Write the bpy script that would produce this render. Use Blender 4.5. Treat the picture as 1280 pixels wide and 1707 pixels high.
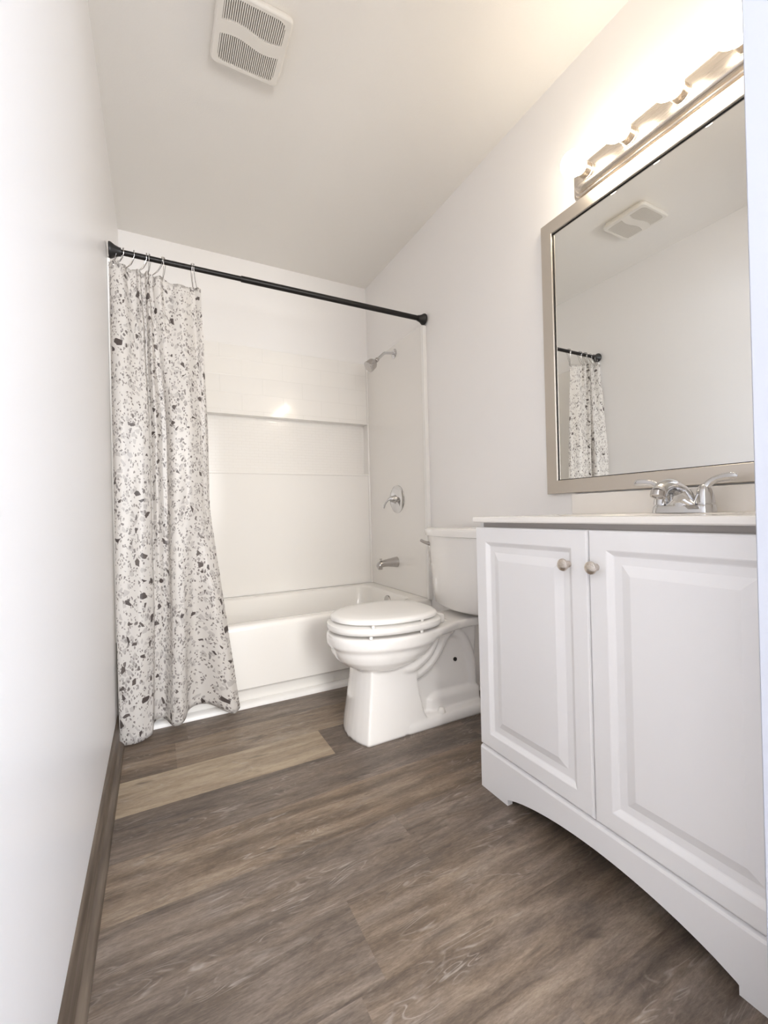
import bpy, bmesh, math, random
from mathutils import Vector, Matrix
from math import sin, cos, pi, radians

for o in list(bpy.data.objects):
    bpy.data.objects.remove(o, do_unlink=True)
S = bpy.context.scene
COL = S.collection

# ------------------------------------------------------------------ camera
def make_camera():
    yaw, pitch, roll, F = .4857, .002, -.0252, 721.08
    f = Vector((sin(yaw) * cos(pitch), cos(yaw) * cos(pitch), sin(pitch)))
    r = Vector((cos(yaw), -sin(yaw), 0)); u = r.cross(f)
    r2 = cos(roll) * r + sin(roll) * u
    u2 = -sin(roll) * r + cos(roll) * u
    cd = bpy.data.cameras.new('camera'); c = bpy.data.objects.new('camera', cd); COL.objects.link(c)
    cd.sensor_fit = 'HORIZONTAL'; cd.sensor_width = 36; cd.lens = 36 * F / 1280
    cd.clip_start = .02
    m = Matrix.Identity(4)
    for i in range(3):
        m[i][0] = r2[i]; m[i][1] = u2[i]; m[i][2] = -f[i]
    m[0][3], m[1][3], m[2][3] = .1519, -2.037, .8727
    c.matrix_world = m
    S.camera = c
make_camera()

# ------------------------------------------------------------------ world, daylight, added fill light, exposure
BULB_POWER = 11
WINDOW_WATTS = 27
FILL_WATTS = 42  # strength of the added fill light
S.view_settings.view_transform = 'Standard'
S.view_settings.look = 'None'
S.view_settings.gamma = 1
S.view_settings.use_curve_mapping = False
S.view_settings.exposure = 1.16
try:
    S.cycles.use_denoising = True
    S.cycles.max_bounces = 14
    S.cycles.diffuse_bounces = 8
    S.cycles.sample_clamp_indirect = 6
except Exception:
    pass
w = bpy.data.worlds.new('sky'); S.world = w; w.use_nodes = True
w.node_tree.nodes['Background'].inputs[0].default_value = (.62, .74, 1, 1)
w.node_tree.nodes['Background'].inputs[1].default_value = .8
def area_light(name, loc, rot, w_, h_, watts, col):
    ld = bpy.data.lights.new(name, 'AREA'); ld.shape = 'RECTANGLE'; ld.size = w_; ld.size_y = h_
    ld.energy = watts; ld.color = col
    lo = bpy.data.objects.new(name, ld); COL.objects.link(lo)
    lo.location = loc; lo.rotation_euler = rot
area_light('daylight_window', (1.72, -3.93, 1.32), (radians(90), 0, 0), 1.2, 1.3, WINDOW_WATTS, (.60, .75, 1))
area_light('hall_fill_light', (.44, -3.93, 1.40), (radians(90), 0, 0), .70, 1.3, FILL_WATTS, (1, .98, .94))  # fill light added behind the camera to brighten the tub end

# ------------------------------------------------------------------ materials
def mat(name, col, rough=.5, metal=0, spec=.5, coat=0, coat_rough=.05):
    m = bpy.data.materials.new(name); m.use_nodes = True
    b = m.node_tree.nodes['Principled BSDF']
    b.inputs['Base Color'].default_value = (*col, 1)
    b.inputs['Roughness'].default_value = rough
    b.inputs['Metallic'].default_value = metal
    b.inputs['Specular IOR Level'].default_value = spec
    b.inputs['Coat Weight'].default_value = coat
    b.inputs['Coat Roughness'].default_value = coat_rough
    return m

class N:
    """small node-building helper"""
    def __init__(s, m):
        s.t = m.node_tree; s.b = s.t.nodes['Principled BSDF']
    def n(s, typ, **k):
        x = s.t.nodes.new(typ)
        for a, v in k.items():
            if a.startswith('i_'):
                x.inputs[a[2:].replace('_', ' ')].default_value = v
            else:
                setattr(x, a, v)
        return x
    def l(s, a, b): s.t.links.new(a, b)
    def math(s, op, a, b=None, clamp=False):
        x = s.n('ShaderNodeMath', operation=op, use_clamp=clamp)
        for i, v in enumerate((a, b)):
            if v is None: continue
            if isinstance(v, (int, float)): x.inputs[i].default_value = v
            else: s.l(v, x.inputs[i])
        return x.outputs[0]
    def mix(s, fac, a, b, blend='MIX'):
        x = s.n('ShaderNodeMix', data_type='RGBA', blend_type=blend)
        for sock, v in ((x.inputs[0], fac), (x.inputs[6], a), (x.inputs[7], b)):
            if isinstance(v, (int, float)): sock.default_value = v
            elif isinstance(v, tuple): sock.default_value = (*v, 1)
            else: s.l(v, sock)
        return x.outputs[2]
    def ramp(s, fac, stops):
        x = s.n('ShaderNodeValToRGB'); e = x.color_ramp.elements
        while len(e) < len(stops): e.new(.5)
        for i, (p, c) in enumerate(stops):
            e[i].position = p; e[i].color = (*c, 1) if len(c) == 3 else c
        s.l(fac, x.inputs[0]); return x.outputs[0]
    def bump(s, h, strength, dist=.001):
        x = s.n('ShaderNodeBump'); x.inputs['Strength'].default_value = strength; x.inputs['Distance'].default_value = dist
        s.l(h, x.inputs['Height']); s.l(x.outputs[0], s.b.inputs['Normal'])

def paint(name, col, rough, tex_scale=160, strength=.25, dist=.0006):
    m = mat(name, col, rough); k = N(m)
    tc = k.n('ShaderNodeTexCoord')
    nz = k.n('ShaderNodeTexNoise'); nz.inputs['Scale'].default_value = tex_scale; nz.inputs['Detail'].default_value = 4
    k.l(tc.outputs['Object'], nz.inputs['Vector'])
    k.bump(nz.outputs[0], strength, dist)
    return m

M = {}
M['wall'] = paint('wall_paint', (.895, .88, .87), .5)
M['wall_satin'] = paint('satin_wall_paint', (.895, .88, .87), .33, 60, .3, .001)
M['ceiling'] = paint('ceiling_paint', (.86, .84, .805), .8, 220, .5, .0012)
M['jamb_shaded'] = paint('shaded_jamb_paint', (.50, .53, .61), .4)  # darkened to blue-grey: shade on the jamb put into its colour
M['acrylic'] = mat('tub_acrylic', (.88, .86, .825), .16, coat=.4)
M['porcelain'] = mat('porcelain', (.86, .84, .815), .09, coat=.6)
M['seat'] = mat('seat_enamel', (.86, .845, .82), .2)
M['chrome'] = mat('chrome', (.66, .66, .67), .07, metal=1)
M['satin_chrome'] = mat('satin_chrome', (.52, .50, .49), .2, metal=1)
M['black'] = mat('black_rubber', (.012, .011, .011), .45)
M['black_rod'] = mat('black_rod', (.010, .0085, .008), .42, spec=.3)
M['cabinet'] = mat('cabinet_thermofoil', (.84, .835, .84), .42)
M['rail_shade_grey'] = mat('rail_shade_grey', (.42, .39, .37), .7)  # grey imitates the shade under the counter on a white rail
M['counter'] = mat('cultured_marble', (.86, .83, .79), .14, coat=.3)
M['mirror'] = mat('mirror_glass', (.86, .865, .85), .005, metal=1)
M['plastic'] = mat('white_plastic', (.80, .77, .72), .4)
M['slot'] = mat('vent_slot_dark', (.20, .18, .16), .8)
M['caulk'] = mat('white_trim', (.86, .85, .83), .35)
M['hole'] = mat('dark_hole', (.02, .016, .012), .7)

def brushed(name, col, rough, stretch):
    m = mat(name, col, rough, metal=1); k = N(m)
    tc = k.n('ShaderNodeTexCoord'); mp = k.n('ShaderNodeMapping'); mp.inputs['Scale'].default_value = stretch
    k.l(tc.outputs['Object'], mp.inputs[0])
    nz = k.n('ShaderNodeTexNoise'); nz.inputs['Scale'].default_value = 1; nz.inputs['Detail'].default_value = 3
    k.l(mp.outputs[0], nz.inputs['Vector'])
    r = k.n('ShaderNodeMapRange'); r.inputs['To Min'].default_value = rough - .05; r.inputs['To Max'].default_value = rough + .08
    k.l(nz.outputs[0], r.inputs[0]); k.l(r.outputs[0], k.b.inputs['Roughness'])
    k.bump(nz.outputs[0], .06, .0005)
    return m
M['nickel'] = brushed('brushed_nickel', (.66, .60, .54), .27, (900, 6, 900))
M['nickel_frame'] = brushed('brushed_nickel_frame', (.68, .63, .57), .38, (500, 8, 500))

def bulb_mat():
    m = bpy.data.materials.new('lit_bulb_glass'); m.use_nodes = True
    t = m.node_tree; t.nodes.clear()
    e = t.nodes.new('ShaderNodeEmission'); e.inputs[0].default_value = (1, .87, .68, 1); e.inputs[1].default_value = BULB_POWER
    o = t.nodes.new('ShaderNodeOutputMaterial'); t.links.new(e.outputs[0], o.inputs[0])
    return m
M['bulb'] = bulb_mat()

def tile(name, bw, rh, mortar, dark, strength):
    m = mat(name, (.88, .858, .825), .13, coat=.35); k = N(m)
    tc = k.n('ShaderNodeTexCoord'); sp = k.n('ShaderNodeSeparateXYZ'); k.l(tc.outputs['Object'], sp.inputs[0])
    cb = k.n('ShaderNodeCombineXYZ')
    k.l(k.math('ADD', sp.outputs[0], .135), cb.inputs[0]); k.l(k.math('ADD', sp.outputs[2], .055), cb.inputs[1])
    br = k.n('ShaderNodeTexBrick'); br.offset = .5
    br.inputs['Scale'].default_value = 1; br.inputs['Brick Width'].default_value = bw; br.inputs['Row Height'].default_value = rh
    br.inputs['Mortar Size'].default_value = mortar; br.inputs['Mortar Smooth'].default_value = .6
    br.inputs['Color1'].default_value = (.88, .858, .825, 1); br.inputs['Color2'].default_value = (.88, .858, .825, 1)
    br.inputs['Mortar'].default_value = (*dark, 1)
    k.l(cb.outputs[0], br.inputs['Vector']); k.l(br.outputs[0], k.b.inputs['Base Color'])
    k.bump(k.math('SUBTRACT', 1, br.outputs['Fac']), strength, .001)
    return m
M['tile_large'] = tile('surround_large_tile', .26, .106, .0022, (.83, .81, .775), .35)
M['tile_small'] = tile('surround_mosaic_tile', .052, .019, .0014, (.835, .81, .775), .3)
M['surround'] = mat('surround_panel', (.88, .858, .825), .13, coat=.35)

def wood(name, plank_attr):
    m = mat(name, (.2, .16, .12), .42); k = N(m)
    tc = k.n('ShaderNodeTexCoord')
    if plank_attr:
        at = k.n('ShaderNodeAttribute', attribute_name='plank')
        seed, tone, warm = k.n('ShaderNodeSeparateColor'), None, None
        k.l(at.outputs['Color'], seed.inputs[0]); tone = seed.outputs[1]; warm = seed.outputs[2]; sd = seed.outputs[0]
    else:
        v = k.n('ShaderNodeValue'); v.outputs[0].default_value = .37; sd = v.outputs[0]
        tone = k.math('MULTIPLY', sd, .9); warm = k.math('MULTIPLY', sd, 1.6)
    cb = k.n('ShaderNodeCombineXYZ'); k.l(k.math('MULTIPLY', sd, 41), cb.inputs[0]); k.l(k.math('MULTIPLY', sd, 17), cb.inputs[1]); k.l(k.math('MULTIPLY', sd, 29), cb.inputs[2])
    ad = k.n('ShaderNodeVectorMath', operation='ADD'); k.l(tc.outputs['Object'], ad.inputs[0]); k.l(cb.outputs[0], ad.inputs[1])
    def noise(scale, detail=4, rough=.55, dist=0):
        mp = k.n('ShaderNodeMapping'); mp.inputs['Scale'].default_value = scale
        k.l(ad.outputs[0], mp.inputs[0])
        nz = k.n('ShaderNodeTexNoise'); nz.inputs['Scale'].default_value = 1; nz.inputs['Detail'].default_value = detail
        nz.inputs['Roughness'].default_value = rough; nz.inputs['Distortion'].default_value = dist
        k.l(mp.outputs[0], nz.inputs['Vector']); return nz.outputs[0]
    big = noise((1.7, 13, 6), 5, .62, .9)
    mid = noise((7, 46, 20), 6, .72, 1.2)
    fine = noise((60, 300, 100), 3, .75)
    blot = noise((6, 24, 6), 2, .5, .6)
    grain = k.math('ADD', k.math('MULTIPLY', big, .46), k.math('ADD', k.math('MULTIPLY', mid, .32), k.math('MULTIPLY', fine, .22)))
    grain = k.math('ADD', k.math('MULTIPLY', k.math('SUBTRACT', grain, .5), 1.35), .49)
    v = k.math('ADD', grain, k.math('MULTIPLY', k.math('SUBTRACT', tone, .5), .45))
    grey = k.ramp(v, [(.30, (.085, .066, .053)), (.43, (.155, .122, .098)), (.52, (.225, .180, .147)), (.62, (.31, .258, .215)), (.76, (.43, .365, .305))])
    tan = k.ramp(v, [(.30, (.105, .073, .047)), (.43, (.19, .135, .090)), (.52, (.275, .203, .140)), (.62, (.375, .292, .205)), (.76, (.50, .405, .285))])
    wv = k.math('ADD', warm, k.math('MULTIPLY', k.math('SUBTRACT', blot, .5), 1.1), True)
    base = k.mix(wv, grey, tan)
    # cerused pale grain lines: contour lines of a stretched noise, only in patches
    ring = noise((2.6, 15, 8), 2, .45, 1.4)
    fr = k.math('FRACT', k.math('MULTIPLY', ring, 13))
    line = k.math('SUBTRACT', 1, k.math('MULTIPLY', k.math('ABSOLUTE', k.math('SUBTRACT', fr, .5)), 5.5), True)
    patch = noise((3.3, 9, 4), 2, .5)
    pm = k.math('MULTIPLY', k.math('SUBTRACT', patch, .47), 7, True)
    brk = k.math('MULTIPLY', k.math('SUBTRACT', noise((14, 50, 30), 3), .43), 5, True)
    lm = k.math('MULTIPLY', k.math('MULTIPLY', line, pm), k.math('MULTIPLY', brk, .62))
    base = k.mix(lm, base, (.52, .47, .42))
    # dark knots / smudges
    kn = k.math('MULTIPLY', k.math('SUBTRACT', noise((7, 34, 9), 3, .5, .6), .62), 7, True)
    base = k.mix(k.math('MULTIPLY', kn, .6), base, (.06, .045, .036))
    base = k.mix(1.0, base, (.83, .82, .81), 'MULTIPLY')
    k.l(base, k.b.inputs['Base Color'])
    k.bump(k.math('ADD', fine, mid), .12, .0006)
    return m
M['planks'] = wood('vinyl_plank', True)
M['base_wood'] = mat('baseboard_wood', (.15, .108, .076), .45)
def bb():
    k = N(M['base_wood']); tc = k.n('ShaderNodeTexCoord'); mp = k.n('ShaderNodeMapping'); mp.inputs['Scale'].default_value = (60, 5, 90)
    k.l(tc.outputs['Object'], mp.inputs[0]); nz = k.n('ShaderNodeTexNoise'); nz.inputs['Scale'].default_value = 1; nz.inputs['Detail'].default_value = 5
    k.l(mp.outputs[0], nz.inputs['Vector'])
    k.l(k.ramp(nz.outputs[0], [(.3, (.070, .050, .035)), (.5, (.112, .083, .060)), (.7, (.165, .128, .096))]), k.b.inputs['Base Color'])
bb()

def terrazzo():
    m = bpy.data.materials.new('terrazzo_curtain'); m.use_nodes = True; k = N(m)
    b = k.b; b.inputs['Roughness'].default_value = .38
    uv = k.n('ShaderNodeUVMap'); uv.uv_map = 'UVMap'
    nz = k.n('ShaderNodeTexNoise'); nz.inputs['Scale'].default_value = 38; nz.inputs['Detail'].default_value = 2
    k.l(uv.outputs[0], nz.inputs['Vector'])
    sub = k.n('ShaderNodeVectorMath', operation='SUBTRACT'); k.l(nz.outputs['Color'], sub.inputs[0]); sub.inputs[1].default_value = (.5, .5, .5)
    sc = k.n('ShaderNodeVectorMath', operation='SCALE'); k.l(sub.outputs[0], sc.inputs[0]); sc.inputs['Scale'].default_value = .006
    ad = k.n('ShaderNodeVectorMath', operation='ADD'); k.l(uv.outputs[0], ad.inputs[0]); k.l(sc.outputs[0], ad.inputs[1])
    def chips(scale, off, stretch, keep, edge):
        mp = k.n('ShaderNodeMapping'); mp.inputs['Location'].default_value = (off, off * 1.7, 0); mp.inputs['Scale'].default_value = (stretch, 1, 1); mp.inputs['Rotation'].default_value = (0, 0, off)
        k.l(ad.outputs[0], mp.inputs[0])
        v1 = k.n('ShaderNodeTexVoronoi', feature='F1', voronoi_dimensions='2D'); v1.inputs['Scale'].default_value = scale
        v2 = k.n('ShaderNodeTexVoronoi', feature='DISTANCE_TO_EDGE', voronoi_dimensions='2D'); v2.inputs['Scale'].default_value = scale
        k.l(mp.outputs[0], v1.inputs['Vector']); k.l(mp.outputs[0], v2.inputs['Vector'])
        s = k.n('ShaderNodeSeparateColor'); k.l(v1.outputs['Color'], s.inputs[0])
        sel = k.math('LESS_THAN', s.outputs[0], keep)
        thr = k.math('ADD', edge, k.math('MULTIPLY', s.outputs[1], .13))
        ins = k.math('GREATER_THAN', v2.outputs['Distance'], thr)
        return k.math('MULTIPLY', sel, ins), s.outputs[2]
    ground = (.765, .735, .70)
    c = ground
    f0, r0 = chips(40, .3, 1.2, .30, .10); c = k.mix(f0, c, (.60, .57, .545))
    f1, r1 = chips(88, 1.1, 1.4, .27, .13); c = k.mix(f1, c, k.mix(r1, (.46, .43, .405), (.22, .19, .175)))
    f2, r2 = chips(54, 2.3, 1.4, .25, .17); c = k.mix(f2, c, k.mix(r2, (.46, .43, .41), (.19, .165, .155)))
    f3, r3 = chips(31, 3.9, 1.1, .115, .19); c = k.mix(f3, c, k.mix(r3, (.10, .08, .074), (.15, .125, .115)))
    k.l(c, b.inputs['Base Color'])
    tr = k.n('ShaderNodeBsdfTranslucent'); k.l(c, tr.inputs[0])
    mx = k.n('ShaderNodeMixShader'); mx.inputs[0].default_value = .28
    k.l(b.outputs[0], mx.inputs[1]); k.l(tr.outputs[0], mx.inputs[2])
    tp = k.n('ShaderNodeBsdfTransparent'); mx2 = k.n('ShaderNodeMixShader'); mx2.inputs[0].default_value = .07
    k.l(mx.outputs[0], mx2.inputs[1]); k.l(tp.outputs[0], mx2.inputs[2])
    k.l(mx2.outputs[0], k.t.nodes['Material Output'].inputs[0])
    return m
M['terrazzo'] = terrazzo()

# ------------------------------------------------------------------ mesh helpers
def finish(name, bm, material, parent=None, smooth=35, kind=None):
    bmesh.ops.recalc_face_normals(bm, faces=bm.faces[:])
    me = bpy.data.meshes.new(name); bm.to_mesh(me); bm.free()
    if smooth:
        me.shade_smooth(); me.set_sharp_from_angle(angle=radians(smooth))
    if isinstance(material, (list, tuple)):
        for x in material: me.materials.append(x)
    else:
        me.materials.append(material)
    o = bpy.data.objects.new(name, me); COL.objects.link(o)
    if parent is not None:
        o.parent = parent
        o.matrix_parent_inverse = Matrix.Translation(-abs_loc(parent))
    if kind: o['kind'] = kind
    return o
def abs_loc(o):
    v = Vector(o.location); p = o.parent
    return v if p is None else v
def thing(name, label, cat, loc, group=None):
    o = bpy.data.objects.new(name, None); COL.objects.link(o); o.location = loc
    o.empty_display_size = .1
    o['label'] = label; o['category'] = cat
    if group: o['group'] = group
    return o
def tag(o, label, cat, group=None):
    o['label'] = label; o['category'] = cat
    if group: o['group'] = group
    return o

def box(bm, x0, x1, y0, y1, z0, z1, bev=0, seg=2, mi=0):
    t = bmesh.new()
    bmesh.ops.create_cube(t, size=1)
    for v in t.verts:
        v.co = Vector(((x0 + x1) / 2 + v.co.x * (x1 - x0), (y0 + y1) / 2 + v.co.y * (y1 - y0), (z0 + z1) / 2 + v.co.z * (z1 - z0)))
    if bev: bmesh.ops.bevel(t, geom=t.edges[:], offset=bev, segments=seg, profile=.5, affect='EDGES')
    merge(bm, t, mi)
def merge(bm, t, mi=0):
    vm = {}
    for v in t.verts: vm[v] = bm.verts.new(v.co)
    for f in t.faces:
        try:
            g = bm.faces.new([vm[v] for v in f.verts]); g.material_index = mi
        except ValueError: pass
    t.free()
def loft(bm, rings, cap0=True, cap1=True, closed=True):
    R = [[bm.verts.new(p) for p in r] for r in rings]
    n = len(R[0])
    for a, b in zip(R, R[1:]):
        for i in range(n if closed else n - 1):
            j = (i + 1) % n
            bm.faces.new((a[i], a[j], b[j], b[i]))
    if cap0: bm.faces.new(list(reversed(R[0])))
    if cap1: bm.faces.new(R[-1])
    return R
def rrect(x0, x1, y0, y1, r, z, n=6):
    """rounded rectangle ring in a horizontal plane"""
    P = []
    for cx, cy, a0 in ((x1 - r, y1 - r, 0), (x0 + r, y1 - r, 90), (x0 + r, y0 + r, 180), (x1 - r, y0 + r, 270)):
        for i in range(n + 1):
            a = radians(a0 + 90 * i / n); P.append((cx + r * cos(a), cy + r * sin(a), z))
    return P
def frame_for(d):
    d = d.normalized(); up = Vector((0, 0, 1)) if abs(d.z) < .9 else Vector((1, 0, 0))
    a = d.cross(up).normalized(); b = a.cross(d).normalized()
    return a, b
def tube(bm, pts, rad, seg=12, caps=True, closed=False, squash=None):
    pts = [Vector(p) for p in pts]; n = len(pts)
    if not isinstance(rad, (list, tuple)): rad = [rad] * n
    rings = []; a = b = None
    for i, p in enumerate(pts):
        if closed: d = pts[(i + 1) % n] - pts[i - 1]
        else: d = pts[min(i + 1, n - 1)] - pts[max(i - 1, 0)]
        d.normalize()
        if a is None: a, b = frame_for(d)
        else:
            a = (a - d * a.dot(d)).normalized(); b = d.cross(a).normalized() * (1 if b.dot(d.cross(a)) > 0 else -1)
        sa, sb = squash[i] if squash else (1, 1)
        rings.append([p + rad[i] * (a * cos(2 * pi * k / seg) * sa + b * sin(2 * pi * k / seg) * sb) for k in range(seg)])
    if closed: rings.append(rings[0]); 
    if closed:
        R = [[bm.verts.new(p) for p in r] for r in rings[:-1]]
        for i in range(n):
            A, B = R[i], R[(i + 1) % n]
            for k in range(seg):
                q = (k + 1) % seg; bm.faces.new((A[k], A[q], B[q], B[k]))
    else: loft(bm, rings, caps, caps)
def lathe(bm, origin, axis, prof, seg=24):
    """prof: list of (along, radius)"""
    o = Vector(origin); d = Vector(axis).normalized(); a, b = frame_for(d)
    rings = [[o + d * h + (a * cos(2 * pi * k / seg) + b * sin(2 * pi * k / seg)) * max(r, 1e-5) for k in range(seg)] for h, r in prof]
    loft(bm, rings)
def catmull(P, t):
    n = len(P) - 1; x = t * n; i = min(int(x), n - 1); u = x - i
    p0, p1, p2, p3 = P[max(i - 1, 0)], P[i], P[i + 1], P[min(i + 2, n)]
    if isinstance(p0, (int, float)):
        return .5 * (2 * p1 + (p2 - p0) * u + (2 * p0 - 5 * p1 + 4 * p2 - p3) * u * u + (3 * p1 - p0 - 3 * p2 + p3) * u ** 3)
    return tuple(.5 * (2 * b + (c - a) * u + (2 * a - 5 * b + 4 * c - d) * u * u + (3 * b - a - 3 * c + d) * u ** 3) for a, b, c, d in zip(p0, p1, p2, p3))
def curve_pts(P, n): return [catmull(P, i / (n - 1)) for i in range(n)]
def prism(bm, poly, axis, a0, a1):
    """extrude a 2D polygon along an axis ('x': poly=(y,z), 'y': (x,z), 'z': (x,y))"""
    def P(q, a): return {'x': (a, q[0], q[1]), 'y': (q[0], a, q[1]), 'z': (q[0], q[1], a)}[axis]
    A = [bm.verts.new(P(q, a0)) for q in poly]; B = [bm.verts.new(P(q, a1)) for q in poly]
    n = len(poly)
    for i in range(n):
        j = (i + 1) % n; bm.faces.new((A[i], A[j], B[j], B[i]))
    bm.faces.new(A[::-1]); bm.faces.new(B)
    return A, B

W = 1.524; H = 2.49; YB = .7564; YF = -1.775

# ------------------------------------------------------------------ the setting
def structure(name, parts, material, bev=0):
    bm = bmesh.new()
    for p in parts: box(bm, *p, bev=bev)
    return finish(name, bm, material, kind='structure', smooth=0)

def make_floor():
    bm = bmesh.new(); lay = bm.loops.layers.float_color.new('plank')
    rnd = random.Random(5)
    pitch = .192; y = -.355 + pitch * 3; row = 0
    # (row index -> joints, tones) where the photo shows them; row 0 spans y .029 .. .221
    joints = {2: [.20, 1.42], 3: [.713], 4: [1.25], 5: [.02, 1.33], 6: [.742], 7: [.514, 1.30], 8: [.462, 1.36]}
    tones = {(2, 0): (.50, .8), (2, 1): (.64, .7), (3, 0): (.88, .95), (3, 1): (.36, .15), (4, 0): (.40, .10), (4, 1): (.42, .1),
             (5, 0): (.5, .9), (5, 1): (.47, .70), (6, 0): (.46, .12), (6, 1): (.40, .15), (7, 0): (.44, .05), (7, 1): (.46, .40),
             (8, 0): (.43, .05), (8, 1): (.47, .32)}
    while y > -4.0:
        y0 = y - pitch
        js = joints.get(row)
        if js is None:
            o = rnd.random() * 1.0; js = [o + 1.22 * i for i in range(-1, 2)]
        xs = [-.75] + [j for j in sorted(js) if -.7 < j < 2.5] + [2.6]
        for i in range(len(xs) - 1):
            vs = [bm.verts.new(p) for p in ((xs[i], y0, 0), (xs[i + 1], y0, 0), (xs[i + 1], y, 0), (xs[i], y, 0))]
            f = bm.faces.new(vs)
            t = tones.get((row, i), (.38 + .2 * rnd.random(), rnd.random() * .5))
            c = (rnd.random(), t[0], t[1], 1)
            for lp in f.loops: lp[lay] = c
        y = y0; row += 1
    # solid underside
    t = bmesh.new(); bmesh.ops.create_cube(t, size=1)
    for v in t.verts: v.co = Vector((.925 + v.co.x * 3.35, -1.6 + v.co.y * 4.9, -.055 + v.co.z * .1))
    merge(bm, t)
    return finish('floor', bm, M['planks'], kind='structure', smooth=0)
make_floor()
structure('wall_left', [(-.12, 0, -1.775, .90, 0, H)], M['wall_satin'])
structure('wall_right', [(W, W + .12, -1.775, .90, 0, H)], M['wall'])
yb = .764
structure('wall_back', [(0, W, yb + .09, .90, 0, H), (0, W, yb, yb + .09, 0, 1.14), (0, W, yb, yb + .09, 1.52, H),
                        (0, .06, yb, yb + .09, 1.14, 1.52)], M['wall'])
structure('ceiling', [(-.12, W + .12, YF - .12, .90, H, H + .1)], M['ceiling'])
JX = .822
structure('wall_front', [(JX + .018, W + .12, YF - .12, YF, 0, H), (-.12, JX + .018, YF - .12, YF, 2.06, H), (-.12, .012, YF - .12, YF, 0, 2.06)], M['wall'])
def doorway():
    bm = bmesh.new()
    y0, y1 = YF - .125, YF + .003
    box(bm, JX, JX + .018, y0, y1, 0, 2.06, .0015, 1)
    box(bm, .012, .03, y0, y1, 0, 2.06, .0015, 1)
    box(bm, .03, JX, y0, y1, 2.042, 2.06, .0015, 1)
    return finish('trim_1', bm, M['jamb_shaded'], kind='structure', smooth=0)
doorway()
# hallway behind the camera, with the daylight window and an opening added for the fill light
structure('wall_hall', [(-.75, -.65, -3.9, -1.9, 0, H), (2.5, 2.6, -3.9, -1.8, 0, H),
                        (.80, 1.1, -4.0, -3.9, 0, H), (-.75, .08, -4.0, -3.9, 0, H), (.08, .80, -4.0, -3.9, 0, .72), (.08, .80, -4.0, -3.9, 2.08, H), (2.34, 2.6, -4.0, -3.9, 0, H), (1.1, 2.34, -4.0, -3.9, 0, .64), (1.1, 2.34, -4.0, -3.9, 2.0, H),
                        (-.75, -.12, -1.895, -1.8, 0, H), (W + .12, 2.6, -1.895, -1.8, 0, H)], M['wall'])
structure('ceiling_hall', [(-.75, 2.6, -4.0, -1.895, H, H + .1)], M['ceiling'])
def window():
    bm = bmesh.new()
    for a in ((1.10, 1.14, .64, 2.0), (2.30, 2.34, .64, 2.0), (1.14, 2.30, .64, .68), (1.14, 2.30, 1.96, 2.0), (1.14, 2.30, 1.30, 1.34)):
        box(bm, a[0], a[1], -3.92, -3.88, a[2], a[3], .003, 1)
    finish('window_1', bm, M['jamb_shaded'], kind='structure', smooth=0)
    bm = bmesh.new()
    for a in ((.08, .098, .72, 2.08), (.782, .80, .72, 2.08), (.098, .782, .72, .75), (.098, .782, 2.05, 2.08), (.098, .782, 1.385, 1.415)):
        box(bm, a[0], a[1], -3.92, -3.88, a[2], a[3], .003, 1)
    finish('fill_light_frame', bm, M['jamb_shaded'], kind='structure', smooth=0)  # unseen frame, added around the fill light
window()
def baseboard():
    bm = bmesh.new()
    y0, y1 = YF, -.004
    prof = [(0, 0), (.028, 0), (.028, .008), (.0262, .0155), (.0205, .0215), (.013, .0245), (.0115, .026), (.0115, .074), (.0095, .082), (.006, .088), (.0035, .092), (0, .093)]
    prism(bm, prof, 'y', y0, y1)
    finish('baseboard_left', bm, M['base_wood'], kind='structure', smooth=50)
baseboard()
def tub_trim():
    bm = bmesh.new()
    prof = [(.034, 0), (.0, 0), (.001, .008), (.005, .016), (.012, .021), (.022, .0235), (.034, .024)]
    prism(bm, prof, 'x', .002, W - .002)
    finish('trim_2', bm, M['caulk'], kind='structure', smooth=50)
tub_trim()

# ------------------------------------------------------------------ bathtub
def bathtub():
    t = thing('bathtub', 'white alcove bathtub with a plain apron, behind the toilet', 'bathtub', (W / 2, .38, 0))
    bm = bmesh.new()
    x0, x1 = .002, W - .002; yb_ = YB - .004
    rings = []
    for z, y0 in ((0, .036), (.066, .036), (.076, .026), (.086, .012), (.30, .008), (.352, .007), (.366, .010), (.374, .017), (.377, .028)):
        rings.append(rrect(x0, x1, y0, yb_, .006, z))
    for (ax, bx_, ay, by, r, z) in ((.070, .072, .074, .058, .075, .377), (.078, .080, .082, .064, .085, .374), (.086, .086, .090, .07, .09, .362), (.115, .095, .10, .085, .10, .28), (.19, .125, .125, .11, .11, .15), (.25, .16, .15, .14, .12, .095), (.31, .21, .20, .19, .12, .078)):
        rings.append(rrect(x0 + ax, x1 - bx_, ay, yb_ - by, r, z))
    loft(bm, rings)
    finish('tub_shell', bm, M['acrylic'], t, 50)
    bm = bmesh.new()
    lathe(bm, (1.432, .365, .318), (-1, 0, .10), [(-.003, .036), (.006, .036), (.0105, .033), (.012, .028), (.0125, .006), (.016, .006), (.018, .004), (.018, 0)], 28)
    o = finish('overflow_plate', bm, M['satin_chrome'], t); o['label'] = 'round chrome overflow plate'
bathtub()

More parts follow.
